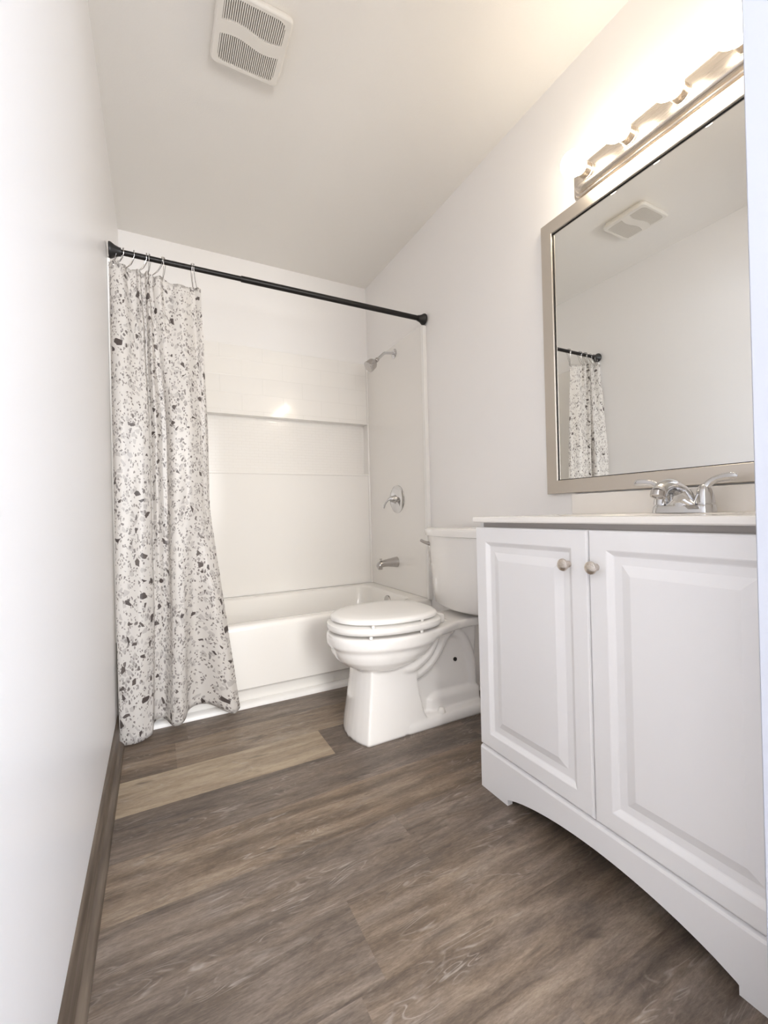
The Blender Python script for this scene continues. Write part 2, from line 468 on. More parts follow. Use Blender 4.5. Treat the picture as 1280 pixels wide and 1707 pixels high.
def surround():
    t = thing('shower_surround', 'glossy white tile-patterned wall surround with a long recessed shelf, above the bathtub', 'shower surround', (W / 2, YB, .377))
    zt, z0 = 1.94, .3775
    n0, n1, nx0, nx1 = 1.152, 1.508, .07, 1.508
    d = yb - .001
    bm = bmesh.new()
    box(bm, 0.003, W - .008, YB, d, n1, zt, .003, 2)
    finish('upper_panel', bm, M['tile_large'], t, 10)
    bm = bmesh.new()
    box(bm, 0.003, W - .008, YB, d, z0, n0 - .0015, .0015, 1)
    finish('lower_panel', bm, M['surround'], t, 10)
    bm = bmesh.new()   # shelf recess: floor, roof, two ends and the mosaic back
    e = YB + .085
    box(bm, nx0, nx1, YB, e, n0 - .013, n0 + .001, .002, 1)
    box(bm, nx0, nx1, YB + .001, e, n1, n1 + .010)
    box(bm, nx1, W - .008, YB, e, n0 - .001, n1 + .001, .002, 1)
    box(bm, 0.062, nx0, YB, e, n0 - .001, n1 + .001)
    box(bm, 0.003, .062, YB, d, n0 - .001, n1 + .001)
    sh = finish('shelf_recess', bm, M['surround'], t, 0)
    bm = bmesh.new(); box(bm, nx0, nx1, YB + .066, e - .001, n0, n1)
    finish('mosaic_back', bm, M['tile_small'], sh, 0)
    bm = bmesh.new()   # raised lip under the shelf
    box(bm, 0.003, W - .008, YB - .007, YB + .004, n0 - .013, n0 + .002, .002, 2)
    finish('shelf_lip', bm, M['surround'], t, 10)
    for nm, xa, xb in (('side_panel', W - .007, W - .0005), ('side_panel', .0005, .007)):
        bm = bmesh.new(); box(bm, xa, xb, .018, YB + .006, z0, zt, .002, 1)
        finish(nm, bm, M['surround'], t, 10)
    for xa, xb in ((W - .026, W - .0005), (.0005, .012)):
        bm = bmesh.new(); box(bm, xa, xb, -.006, .018, .3775, 1.923, .004, 2)
        finish('edge_trim', bm, M['caulk'], t, 10)
    bm = bmesh.new()   # corner cove between back and plumbing walls
    box(bm, W - .019, W - .006, YB - .012, YB + .001, z0, zt, .004, 2)
    finish('corner_trim', bm, M['surround'], t, 10)
surround()

# ------------------------------------------------------------------ shower fittings
def fittings():
    t = thing('showerhead', 'small chrome bell shower head on a bent arm, high on the surround wall', 'shower head', (W - .008, .355, 1.884))
    bm = bmesh.new(); lathe(bm, (W - .0072, .355, 1.884), (-1, 0, 0), [(0, .030), (.003, .030), (.008, .024), (.012, .013), (.012, .0)], 24)
    finish('flange', bm, M['chrome'], t)
    bm = bmesh.new(); arm = curve_pts([(W - .012, .355, 1.884), (1.475, .356, 1.883), (1.445, .357, 1.876), (1.412, .359, 1.846), (1.392, .360, 1.826)], 16)
    tube(bm, arm, .0092, 14); finish('arm', bm, M['chrome'], t)
    bm = bmesh.new(); ax = Vector((-.75, .0, -.66))
    lathe(bm, Vector((1.400, .36, 1.834)), ax, [(-.004, .0), (-.004, .010), (.004, .0135), (.014, .0140), (.018, .011), (.022, .013), (.034, .024), (.044, .031), (.050, .0335), (.062, .0345), (.086, .0365), (.089, .0355), (.090, .033), (.0895, .0)], 32)
    h = finish('head', bm, M['satin_chrome'], t, 40)
    bm = bmesh.new(); lathe(bm, Vector((1.400, .36, 1.834)), ax, [(.0897, .0), (.0897, .0315), (.0915, .030), (.0915, 0)], 32)
    finish('spray_face', bm, M['satin_chrome'], h)

    t = thing('shower_valve', 'round chrome shower valve plate with a single lever handle, on the surround wall', 'shower valve', (W - .007, .362, .958))
    c = Vector((W - .0072, .362, .958))
    bm = bmesh.new(); lathe(bm, c, (-1, 0, 0), [(0, .0), (0, .089), (.004, .088), (.009, .080), (.0125, .060), (.014, .035), (.016, .030), (.016, 0)], 48)
    finish('escutcheon', bm, M['chrome'], t, 25)
    bm = bmesh.new(); lathe(bm, c, (-1, 0, 0), [(.012, 0), (.012, .029), (.018, .028), (.026, .024), (.034, .0215), (.048, .020), (.052, .017), (.054, .0)], 32)
    hb = finish('handle_hub', bm, M['chrome'], t, 40)
    bm = bmesh.new()
    P = curve_pts([(-.030, -.004, .004), (-.050, -.002, .002), (-.066, .008, -.008), (-.080, .022, -.032), (-.084, .028, -.058)], 14)
    tube(bm, [c + Vector(p) for p in P], [.017, .0165, .0155, .0135, .012, .0105, .0095, .009, .0085, .0082, .008, .0078, .0075, .005], 14, squash=[(1, 1)] * 6 + [(1.05, .75)] * 8)
    finish('lever', bm, M['chrome'], hb, 60)

    t = thing('tub_spout', 'satin chrome tub spout with a pull-up diverter, low on the surround wall', 'tub spout', (W - .007, .385, .555))
    bm = bmesh.new()
    x0 = W - .0072; y = .385
    rings = []
    for x, zc, ry, rz in ((x0, .556, .029, .034), (x0 - .006, .556, .029, .034), (x0 - .03, .556, .027, .030), (x0 - .07, .555, .0245, .0245), (x0 - .105, .552, .0225, .0215), (x0 - .125, .546, .0215, .0225), (x0 - .136, .541, .0195, .022), (x0 - .141, .537, .015, .017)):
        rings.append([(x, y + ry * cos(2 * pi * k / 20), zc + rz * sin(2 * pi * k / 20)) for k in range(20)])
    loft(bm, rings)
    sp = finish('spout_body', bm, M['satin_chrome'], t, 45)
    bm = bmesh.new(); lathe(bm, (x0 - .124, y, .552), (0, 0, -1), [(0, .018), (.028, .0175), (.0345, .0165), (.0345, .012), (.026, .011), (.026, 0)], 20)
    finish('outlet', bm, M['satin_chrome'], sp)
    bm = bmesh.new(); lathe(bm, (x0 - .118, y, .566), (0, 0, 1), [(0, .0035), (.012, .0035), (.013, .008), (.016, .009), (.019, .007), (.0195, 0)], 16)
    finish('diverter_knob', bm, M['satin_chrome'], t)
fittings()

# ------------------------------------------------------------------ rod, hooks, curtain
ROD = (.0017, 1.958)
def rod():
    t = thing('curtain_rod', 'black tension rod spanning wall to wall above the bathtub', 'curtain rod', (W / 2, ROD[0], ROD[1]))
    bm = bmesh.new(); lathe(bm, (.52, ROD[0], ROD[1]), (1, 0, 0), [(0, .0108), (0, .0132), (.002, .0138), (.965, .0138), (.965, 0)], 20); finish('outer_tube', bm, M['black_rod'], t)
    bm = bmesh.new(); lathe(bm, (.012, ROD[0], ROD[1]), (1, 0, 0), [(0, 0), (0, .0112), (.52, .0112), (.52, 0)], 20); finish('inner_tube', bm, M['black_rod'], t)
    for x, d in ((.0078, 1), (W - .0078, -1)):
        bm = bmesh.new(); lathe(bm, (x, ROD[0], ROD[1]), (d, 0, 0), [(0, 0), (0, .030), (.004, .0315), (.010, .030), (.022, .022), (.036, .017), (.043, .016), (.043, 0)], 24)
        finish('end_flange', bm, M['black'], t)
rod()

TOPX = .345
def curtain():
    # control rows from top to bottom: 21 points across, (x, y)
    n = 21
    top, mid, low, bot = [], [], [], []
    yt = [.012, -.012, -.024, -.020, .010, .016, -.014, .012, -.022, .014, -.010, -.020, .008, .012, -.006, -.018, -.014, -.004, .004, -.010, -.020]
    xt = [.007, .014, .034, .058, .074, .092, .112, .126, .142, .154, .166, .188, .204, .220, .242, .262, .282, .300, .316, .332, .345]
    for i in range(n):
        top.append((xt[i], yt[i] - .006))
    ym = [-.052, -.066, -.074, -.076, -.072, -.062, -.046, -.016, -.030, -.014, -.006, -.030, -.052, -.062, -.064, -.060, -.052, -.038, -.022, -.020, -.014]
    yl = [-.078, -.088, -.092, -.092, -.089, -.080, -.066, -.026, -.022, -.016, -.030, -.058, -.074, -.070, -.046, -.026, -.036, -.052, -.058, -.048, -.024]
    ybt = [-.088, -.100, -.107, -.108, -.104, -.094, -.076, -.036, -.026, -.030, -.058, -.080, -.086, -.062, -.026, -.018, -.020, -.036, -.062, -.070, -.050]
    xm = [.010, .022, .044, .070, .098, .122, .138, .140, .160, .178, .196, .206, .220, .240, .262, .284, .304, .322, .338, .352, .362]
    xl = [.010, .024, .046, .072, .100, .124, .138, .140, .160, .180, .196, .206, .224, .246, .262, .284, .312, .344, .374, .398, .412]
    xb = [.012, .024, .044, .068, .092, .112, .124, .130, .150, .170, .186, .200, .226, .244, .258, .290, .330, .366, .400, .436, .462]
    for i in range(n):
        mid.append((xm[i], ym[i])); low.append((xl[i], yl[i])); bot.append((xb[i], ybt[i]))
    hem = [.012, .010, .010, .011, .013, .016, .022, .046, .052, .046, .036, .030, .034, .046, .062, .070, .068, .056, .036, .022, .034]
    rows = [top, [(a[0] * .55 + b[0] * .45, a[1] * .5 + b[1] * .5) for a, b in zip(top, mid)], mid, mid, low, bot]
    tl = [0, .16, .36, .52, .76, 1]
    NU, NV = 200, 90
    def top_z(s):
        hooks = [0.0, .08, .17, .28, .41, .44, .58, .90, .95]
        sag = 0
        d = min(abs(s - h) for h in hooks)
        return 1.908 - .040 * s - .010 * min(d / .06, 1.4)
    def at(s, v):
        for i in range(len(tl) - 1):
            if v <= tl[i + 1] + 1e-9: break
        u = (v - tl[i]) / (tl[i + 1] - tl[i])
        u = u * u * (3 - 2 * u) if i < 2 else u
        a = catmull(rows[i], s); b = catmull(rows[i + 1], s)
        x, y = a[0] + (b[0] - a[0]) * u, a[1] + (b[1] - a[1]) * u
        z1 = top_z(s); z0 = catmull(hem, s)
        z = z1 + (z0 - z1) * v
        y += .0025 * sin(9 * v + 23 * s) * (1 if v > .1 else v * 10) + .003 * sin(37 * s + 5 * v) * min(1, v * 4)
        y = min(y, -.0075)
        if z < .39: y = min(y, -.010)
        x = max(x, .006)
        return (x, y, z)
    bm = bmesh.new(); uvl = bm.loops.layers.uv.new('UVMap')
    G = [[bm.verts.new(at(i / NU, j / NV)) for i in range(NU + 1)] for j in range(NV + 1)]
    arc = [0]
    jm = int(NV * .6)
    for i in range(NU): arc.append(arc[-1] + (G[jm][i + 1].co - G[jm][i].co).length * 1.15)
    for j in range(NV):
        for i in range(NU):
            f = bm.faces.new((G[j][i], G[j][i + 1], G[j + 1][i + 1], G[j + 1][i]))
            for lp, (a, b) in zip(f.loops, ((i, j), (i + 1, j), (i + 1, j + 1), (i, j + 1))):
                lp[uvl].uv = (arc[a], 1.9 * (1 - b / NV))
    o = finish('shower_curtain', bm, M['terrazzo'], None, 80)
    md = o.modifiers.new('thickness', 'SOLIDIFY'); md.thickness = .0006; md.offset = 0
    tag(o, 'terrazzo-print shower curtain bunched against the left wall, hanging outside the bathtub', 'shower curtain')
    return at
cur_at = curtain()

def hooks():
    H_ = [(.036, .0, .02), (.058, .08, -.5), (.096, .17, -.3), (.142, .28, .25), (.153, .41, .7), (.199, .44, -.1), (.208, .58, .9), (.312, .90, -.45), (.322, .95, .4)]
    words = ['first', 'second', 'third', 'fourth', 'fifth', 'sixth', 'seventh', 'eighth', 'ninth']
    for i, (x, s, tw) in enumerate(H_):
        p = Vector(cur_at(s, .006)); bm = bmesh.new()
        c = Vector((x, ROD[0], ROD[1])); q = p + Vector((0, 0, -.004))
        # a teardrop wire: round over the rod, narrowing to the eyelet
        side = Vector((sin(tw) * .25, cos(tw), 0)).normalized()
        pts = []
        for a in range(-40, 221, 20):
            r = .0165
            pts.append(c + side * (r * cos(radians(a))) + Vector((0, 0, r * sin(radians(a)) )))
        b0 = c + side * -.010 + Vector((0, 0, -.026))
        pts += [b0.lerp(q, .35), b0.lerp(q, .7) , q + side * -.003, q + Vector((0, 0, -.004)), q + side * .003]
        b1 = c + side * .010 + Vector((0, 0, -.026))
        pts += [b1.lerp(q, .7), b1.lerp(q, .35)]
        tube(bm, pts, .0011, 6, closed=True)
        # roller beads on top of the rod
        for k in (-.6, 0, .6):
            t = bmesh.new(); bmesh.ops.create_uvsphere(t, u_segments=8, v_segments=6, radius=.0026)
            bmesh.ops.translate(t, verts=t.verts[:], vec=c + side * (.0165 * sin(k)) + Vector((0, 0, .0165 * cos(k)))); merge(bm, t)
        o = finish('curtain_hook', bm, M['satin_chrome'], None, 60)
        tag(o, 'thin wire curtain hook on the black rod, %s from the left wall' % words[i], 'curtain hook', 'wire hooks holding the curtain')
hooks()

# ------------------------------------------------------------------ toilet
TY = -.455
def egg(xf, xb, hw, z, n=56, yc=TY, p=2.15, bk=2.15):
    """egg outline: pointed front at xf, blunter back at xb"""
    cx = xf + (xb - xf) * .56; P = []
    for i in range(n):
        a = 2 * pi * i / n; c, s = cos(a), sin(a)
        e = 2 / (p if c < 0 else bk)
        x = cx + (abs(c) ** e) * (1 if c > 0 else -1) * ((xb - cx) if c > 0 else (cx - xf))
        y = yc + (abs(s) ** e) * (1 if s > 0 else -1) * hw
        P.append((x, y, z))
    return P
def toilet():
    t = thing('toilet', 'white two-piece toilet with closed lid, between bathtub and vanity', 'toilet', (1.15, TY, 0))
    # --- bowl body, one continuous casting
    bm = bmesh.new()
    rim = [(.742, 1.20, .178, .408), (.735, 1.205, .185, .404), (.733, 1.205, .187, .392), (.734, 1.205, .187, .366), (.741, 1.20, .181, .357), (.746, 1.19, .176, .352),
           (.752, 1.17, .172, .33), (.765, 1.14, .163, .307), (.788, 1.10, .147, .286), (.823, 1.05, .122, .268), (.87, 1.0, .09, .256)]
    loft(bm, [egg(a, b, hw, z) for a, b, hw, z in rim])
    body = bm
    # pedestal column: flat sides meeting a gently bowed front at a crisp ridge
    def ped(xr, xf, xb, hw, z):
        P = []
        for i in range(9):
            u = -1 + 2 * i / 8
            P.append((xf + (xr - xf) * u * u, TY + u * hw, z))
        for i in range(7):
            P.append((xr + (xb - xr) * (i + 1) / 7, TY + hw * (1 - .05 * (i + 1) / 7), z))
        for i in range(7):
            P.append((xb - (xb - xr) * i / 7, TY - hw * (1 - .05 * (7 - i) / 7), z))
        return P
    tb = bmesh.new()
    loft(tb, [ped(*a) for a in ((.834, .800, 1.112, .1205, 0), (.834, .800, 1.108, .1205, .012), (.837, .805, 1.10, .119, .045), (.843, .813, 1.086, .115, .09),
                                (.851, .822, 1.074, .110, .15), (.858, .830, 1.066, .106, .205), (.862, .835, 1.07, .104, .25), (.864, .84, 1.08, .10, .29))])
    merge(body, tb)
    tb = bmesh.new()   # foot plate
    loft(tb, [rrect(1.0, 1.41, TY - .1215, TY + .1215, .03, 0), rrect(1.0, 1.41, TY - .1215, TY + .1215, .03, .028), rrect(1.0, 1.405, TY - .114, TY + .114, .028, .042), rrect(1.0, 1.395, TY - .095, TY + .095, .025, .048)])
    merge(body, tb)
    tb = bmesh.new()   # recessed web behind the column
    loft(tb, [rrect(1.05, 1.40, TY - .072, TY + .072, .03, .02), rrect(1.05, 1.40, TY - .065, TY + .065, .03, .10), rrect(1.05, 1.41, TY - .058, TY + .058, .03, .25), rrect(1.02, 1.42, TY - .06, TY + .06, .03, .385)])
    merge(body, tb)
    tb = bmesh.new()   # step over the foot plate beside the drain
    loft(tb, [rrect(1.12, 1.41, TY - .088, TY + .088, .03, .03), rrect(1.13, 1.41, TY - .083, TY + .083, .03, .095), rrect(1.15, 1.40, TY - .072, TY + .072, .03, .112)])
    merge(body, tb)
    tb = bmesh.new()   # trapway
    P = curve_pts([(.96, TY, .215), (1.05, TY, .212), (1.12, TY, .235), (1.175, TY, .285), (1.215, TY, .345), (1.26, TY, .385)], 22)
    tube(tb, P, .047, 20, squash=[(2.05, 1)] * 22); merge(body, tb)
    tb = bmesh.new()   # outer rib that sweeps from the bowl under the deck
    P = curve_pts([(.88, TY, .262), (.97, TY, .252), (1.05, TY, .258), (1.115, TY, .295), (1.15, TY, .345), (1.16, TY, .385)], 22)
    tube(tb, P, .048, 24, squash=[(1.5 + min(1, i / 8) * .95, 1) for i in range(22)]); merge(body, tb)
    tb = bmesh.new()   # descending leg of the trapway
    P = curve_pts([(1.25, TY, .36), (1.32, TY, .33), (1.365, TY, .24), (1.375, TY, .14), (1.37, TY, .04)], 20)
    tube(tb, P, .042, 18, squash=[(1.75, 1)] * 20); merge(body, tb)
    tb = bmesh.new()   # deck the tank stands on
    def deck(z, g, xf=1.08):
        top = []
        for x, hw in ((xf, .17), (1.15, .158), (1.21, .135), (1.27, .113), (1.34, .104), (1.42, .104), (1.47, .112)):
            top.append((x, hw - g))
        return [(x, TY - h, z) for x, h in top] + [(1.492 - g, TY - .095, z), (1.492 - g, TY + .095, z)] + [(x, TY + h, z) for x, h in reversed(top)]
    loft(tb, [deck(.370, .012), deck(.377, .003), deck(.400, 0), deck(.406, .004), deck(.408, .012)])
    merge(body, tb)
    o = finish('bowl', body, M['porcelain'], t, 60)
    md = o.modifiers.new('r', 'REMESH'); md.mode = 'VOXEL'; md.voxel_size = .0052; md.use_smooth_shade = True
    md = o.modifiers.new('s', 'SMOOTH'); md.factor = .5; md.iterations = 5
    dg = bpy.context.evaluated_depsgraph_get(); dg.update()
    me = bpy.data.meshes.new_from_object(o.evaluated_get(dg)); o.modifiers.clear(); o.data = me
    for p in me.polygons: p.use_smooth = True
    # keep the foot flat on the floor
    for v in me.vertices:
        if v.co.z < .004: v.co.z = 0
    # --- seat and lid
    bm = bmesh.new()
    B_ = dict(bk=2.9)
    loft(bm, [egg(.744, 1.19, .178, .4185, **B_), egg(.738, 1.195, .184, .422, **B_), egg(.736, 1.197, .187, .432, **B_), egg(.738, 1.195, .186, .443, **B_), egg(.746, 1.19, .178, .4475, **B_)])
    finish('seat', bm, M['seat'], t, 50)
    bm = bmesh.new()
    loft(bm, [egg(.760, 1.172, .168, .4560, **B_), egg(.752, 1.178, .176, .459, **B_), egg(.751, 1.179, .177, .466, **B_), egg(.757, 1.175, .172, .473, **B_), egg(.775, 1.16, .155, .4775, **B_), egg(.83, 1.11, .105, .4805, **B_), egg(.91, 1.02, .03, .4815)])
    finish('lid', bm, M['seat'], t, 50)
    for (x, y, z) in ((.85, -.606, .4525), (1.06, -.610, .4525), (.85, -.304, .4525), (.84, -.606, .4135), (1.05, -.622, .4135), (.84, -.304, .4135)):
        bm = bmesh.new(); box(bm, x - .006, x + .006, y - .004, y + .004, z - .0055, z + .0055, .0015, 1)
        finish('bumper', bm, M['seat'], t)
    for s in (-1, 1):
        bm = bmesh.new(); y = TY + s * .075
        box(bm, 1.180, 1.214, y - .022, y + .022, .407, .446, .011, 3); 
        finish('hinge', bm, M['seat'], t)
    bm = bmesh.new(); lathe(bm, (1.180, TY - .100, .044), (0, 0, 1), [(0, .0), (0, .0165), (.006, .0155), (.014, .0125), (.019, .008), (.0205, 0)], 20)
    finish('bolt_cap', bm, M['seat'], t)
    bm = bmesh.new(); lathe(bm, (1.285, TY - .060, .232), (.15, -1, .0), [(-.006, 0), (-.006, .0085), (.0035, .0085), (.0035, 0)], 14)
    o = finish('bolt_hole', bm, M['hole'], t); o['label'] = 'dark bolt hole in the side of the base'
    # --- tank with bowed front
    def tank(z, hw, xs, xc, xb=1.506, r=.022, n=14):
        P = []
        for i in range(n + 1):
            u = -1 + 2 * i / n
            k = 1 - max(0, (abs(u) - .90) / .10) ** 2 * .0
            x = xc + (xs - xc) * u * u
            if abs(u) > .93: x += r * ((abs(u) - .93) / .07) ** 2
            P.append((x, TY + u * hw, z))
        P += [(xb - .01, TY + hw, z), (xb, TY + hw - .015, z), (xb, TY - hw + .015, z), (xb - .01, TY - hw, z)]
        return P
    bm = bmesh.new()
    loft(bm, [tank(.424, .165, 1.375, 1.335), tank(.428, .178, 1.362, 1.322), tank(.440, .188, 1.352, 1.312), tank(.50, .196, 1.346, 1.306), tank(.757, .213, 1.330, 1.290)])
    finish('tank', bm, M['porcelain'], t, 55)
    bm = bmesh.new()
    loft(bm, [tank(.757, .214, 1.328, 1.288), tank(.760, .221, 1.321, 1.281, 1.51), tank(.785, .223, 1.319, 1.279, 1.51), tank(.793, .221, 1.322, 1.282, 1.51), tank(.797, .213, 1.331, 1.291, 1.505)])
    finish('tank_lid', bm, M['porcelain'], t, 50)
    bm = bmesh.new(); c = Vector((1.334, TY + .168, .720))
    lathe(bm, c, (-1, 0, 0), [(-.02, .0), (-.02, .017), (.006, .017), (.010, .014), (.016, .011), (.018, 0)], 20)
    lv = finish('flush_handle', bm, M['satin_chrome'], t); lv['label'] = 'small chrome flush handle'
    bm = bmesh.new()
    P = curve_pts([c + Vector((-.012, -.006, -.002)), c + Vector((-.022, .014, .002)), c + Vector((-.029, .032, .008)), c + Vector((-.032, .050, .015))], 10)
    tube(bm, [tuple(p) for p in P], [.011, .0115, .0115, .011, .0105, .010, .0095, .009, .0085, .005], 12, squash=[(1, .8)] * 10)
    finish('lever', bm, M['satin_chrome'], lv, 60)
toilet()

# ------------------------------------------------------------------ vanity
VX, VY0, VY1 = 1.051, -.953, -1.757
def door_panel(y0, y1, z0, z1):
    """raised-panel door, front facing -x; y0 > y1"""
    prof = [(0, .0185), (0, .005), (.0015, .0015), (.005, 0), (.044, 0), (.0465, .001), (.056, .0085), (.0585, .0095), (.076, .0095), (.078, .0088), (.097, .0015), (.099, .001)]
    bm = bmesh.new(); rings = []
    for i, d in prof:
        rings.append([(VX + d, y0 - i, z0 + i), (VX + d, y0 - i, z1 - i), (VX + d, y1 + i, z1 - i), (VX + d, y1 + i, z0 + i)])
    loft(bm, rings)
    return bm
def vanity():
    t = thing('vanity_cabinet', 'white two-door bathroom vanity cabinet with raised panels and arched base', 'cabinet', ((VX + W) / 2, (VY0 + VY1) / 2, 0))
    bm = bmesh.new(); x0 = VX + .020; x1 = W - .004
    for a in ((x0, x1, VY0 - .018, VY0 - .002, 0, .8345), (x0, x1, VY1, VY1 + .016, 0, .8345), (x0, x1, VY1 + .016, VY0 - .018, .132, .148), (x1 - .008, x1, VY1 + .016, VY0 - .018, .148, .8345)):
        box(bm, *a)
    c = finish('carcass', bm, M['cabinet'], t, 0)
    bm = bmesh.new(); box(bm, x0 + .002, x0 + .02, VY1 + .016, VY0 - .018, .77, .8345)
    finish('face_rail', bm, M['rail_shade_grey'], t, 0)  # white rail with the shade of the gap in its colour
    gap = .0016; ym = -1.3575
    kn = []
    for (a, b, ky) in ((VY0 - .001, ym + gap, -1.302), (ym - gap, VY1 + .001, -1.379)):
        d = finish('door', door_panel(a, b, .1365, .820), M['cabinet'], t, 8)
        bm = bmesh.new()
        lathe(bm, (VX + .0005, ky, .7345), (-1, 0, 0), [(0, 0), (0, .0085), (.002, .008), (.007, .006), (.012, .006), (.0155, .010), (.0175, .0142), (.0205, .0155), (.0235, .0145), (.026, .010), (.027, .004), (.0272, 0)], 28)
        o = finish('knob', bm, M['nickel'], d, 40); o['label'] = 'round brushed nickel knob'
    # arched skirt
    yA, yB_ = VY0 - .001, VY1 + .001; f0, f1 = -1.068, -1.640
    poly = [(yA, 0), (yA, .131), (yB_, .131), (yB_, 0), (f1, 0), (f1, .017), (f1 + .004, .0195)]
    n = 24
    for i in range(1, n):
        u = i / n; y = f1 + .012 + (f0 - .012 - f1 - .012) * u
        poly.append((y, .0215 + .044 * (1 - (2 * u - 1) ** 2) ** .85))
    poly += [(f0 - .004, .0195), (f0, .017), (f0, 0)]
    bm = bmesh.new(); A, B = prism(bm, poly, 'x', VX, VX + .0185)
    ed = [e for e in bm.edges if all(abs(v.co.x - VX) < 1e-6 and abs(v.co.z - .131) < 1e-6 for v in e.verts)]
    bmesh.ops.bevel(bm, geom=ed, offset=.0085, segments=2, profile=.5, affect='EDGES')
    bmesh.ops.triangulate(bm, faces=[f for f in bm.faces if len(f.verts) > 6])
    finish('base_skirt', bm, M['cabinet'], t, 12)
vanity()

def counter():
    t = thing('sink_countertop', 'white cultured marble sink top with backsplash, resting on the vanity cabinet', 'countertop', (1.28, -1.36, .835))
    x0, x1, y0, y1 = 1.038, 1.5215, -1.7715, -.9575
    zt, zb = .8525, .8352
    sx, sy = 1.255, -1.36
    n = 64
    def oval(rx, ry, z): return [(sx + rx * cos(2 * pi * i / n), sy + ry * sin(2 * pi * i / n), z) for i in range(n)]
    def rect(g, z):
        P = []
        for i in range(n):
            a = 2 * pi * i / n; c, s = cos(a), sin(a)
            hx, hy = (x1 - x0) / 2 - g, (y1 - y0) / 2 - g
            k = min(hx / abs(c) if abs(c) > 1e-9 else 9e9, hy / abs(s) if abs(s) > 1e-9 else 9e9)
            P.append(((x0 + x1) / 2 + c * k, (y0 + y1) / 2 + s * k, z))
        # snap the four nearest points onto the corners
        for qx in (x0 + g, x1 - g):
            for qy in (y0 + g, y1 - g):
                j = min(range(n), key=lambda i: (P[i][0] - qx) ** 2 + (P[i][1] - qy) ** 2); P[j] = (qx, qy, z)
        return P
    bm = bmesh.new()
    loft(bm, [oval(.150, .190, .830), oval(.165, .205, zb), rect(.004, zb), rect(0, zb + .003), rect(0, zt - .004), rect(.0012, zt - .0012), rect(.004, zt), oval(.165, .215, zt), oval(.158, .208, zt - .003), oval(.145, .195, zt - .02), oval(.11, .15, zt - .075), oval(.06, .08, zt - .105), oval(.02, .02, zt - .112)], cap0=False)
    tp = finish('countertop', bm, M['counter'], t, 30)
    bm = bmesh.new(); box(bm, 1.5035, 1.5215, y0, y1 + .004, zt - .001, .924, .003, 2)
    finish('backsplash', bm, M['counter'], t, 10)
    bm = bmesh.new(); lathe(bm, (sx, sy, zt - .1125), (0, 0, 1), [(0, 0), (0, .021), (.003, .021), (.0045, .017), (.003, .012), (.003, 0)], 24)
    finish('drain', bm, M['chrome'], tp)
counter()

def faucet():
    fx, fy, fz = 1.440, -1.366, .8525
    t = thing('faucet', 'chrome two-lever centerset faucet standing on the white vanity top', 'faucet', (fx, fy, fz))
    bm = bmesh.new()
    loft(bm, [rrect(fx - .027, fx + .027, fy - .079, fy + .079, .024, fz + .0003, 8), rrect(fx - .027, fx + .027, fy - .079, fy + .079, .024, fz + .003, 8), rrect(fx - .0255, fx + .0255, fy - .0775, fy + .0775, .0235, fz + .016, 8), rrect(fx - .023, fx + .023, fy - .075, fy + .075, .022, fz + .0205, 8), rrect(fx - .018, fx + .018, fy - .070, fy + .070, .0175, fz + .022, 8)])
    finish('base', bm, M['chrome'], t, 40)
    # spout: hump rising from the base, reaching out towards the room
    bm = bmesh.new()
    P = curve_pts([(fx + .004, fy, fz + .012), (fx - .002, fy, fz + .040), (fx - .026, fy, fz + .064), (fx - .062, fy, fz + .073), (fx - .095, fy, fz + .066), (fx - .113, fy, fz + .053)], 24)
    R = [.030 + (.0195 - .030) * min(1, i / 10) for i in range(24)]; R[-1] = .0180; R[-2] = .0192
    SQ = [(1.0 + .45 * max(0, 1 - i / 10), 1) for i in range(24)]
    tube(bm, P, R, 22, squash=SQ)
    sp = finish('spout', bm, M['chrome'], t, 60)
    bm = bmesh.new(); lathe(bm, (fx - .113, fy, fz + .057), (-.42, 0, -1), [(0, .0180), (.010, .0182), (.014, .0175), (.014, .013), (.012, .013), (.012, 0)], 22)
    finish('aerator', bm, M['satin_chrome'], sp)
    # solid body swelling up from the base into the spout
    bm = bmesh.new(); rings = []
    for i in range(25):
        v = -1 + 2 * i / 24; y = fy + v * .060
        h = .014 + .053 * math.exp(-(abs(v) / .36) ** 1.7); wd = .0125 + .010 * math.exp(-(v / .45) ** 2)
        rings.append([(fx - .004 + wd * cos(2 * pi * k / 20), y, fz + .010 + h * .5 + h * .5 * sin(2 * pi * k / 20)) for k in range(20)])
    loft(bm, rings)
    finish('saddle', bm, M['chrome'], t, 60)
    for s in (-1, 1):
        hy = fy + s * .0535
        bm = bmesh.new()
        lathe(bm, (fx, hy, fz + .020), (0, 0, 1), [(0, 0), (0, .0205), (.002, .0205), (.0025, .0185), (.004, .0185), (.0045, .0232), (.012, .0228), (.026, .0205), (.040, .0165), (.050, .0125), (.055, .008), (.057, 0)], 26)
        h = finish('handle', bm, M['chrome'], t, 40)
        bm = bmesh.new()
        Q = curve_pts([(fx, hy - s * .003, fz + .050), (fx - .001, hy + s * .006, fz + .070), (fx - .003, hy + s * .024, fz + .084), (fx - .005, hy + s * .050, fz + .090), (fx - .007, hy + s * .078, fz + .0905)], 20)
        R = [.0125, .0125, .012, .0115, .011, .0105, .010, .0095, .0092, .009, .009, .009, .0092, .0095, .0098, .010, .010, .0095, .008, .004]
        tube(bm, Q, R, 16, squash=[(1, 1)] * 5 + [(1, .85), (1, .75), (1, .65), (1, .58), (1, .52)] + [(1.05, .45)] * 10)
        finish('lever', bm, M['chrome'], h, 60)
faucet()

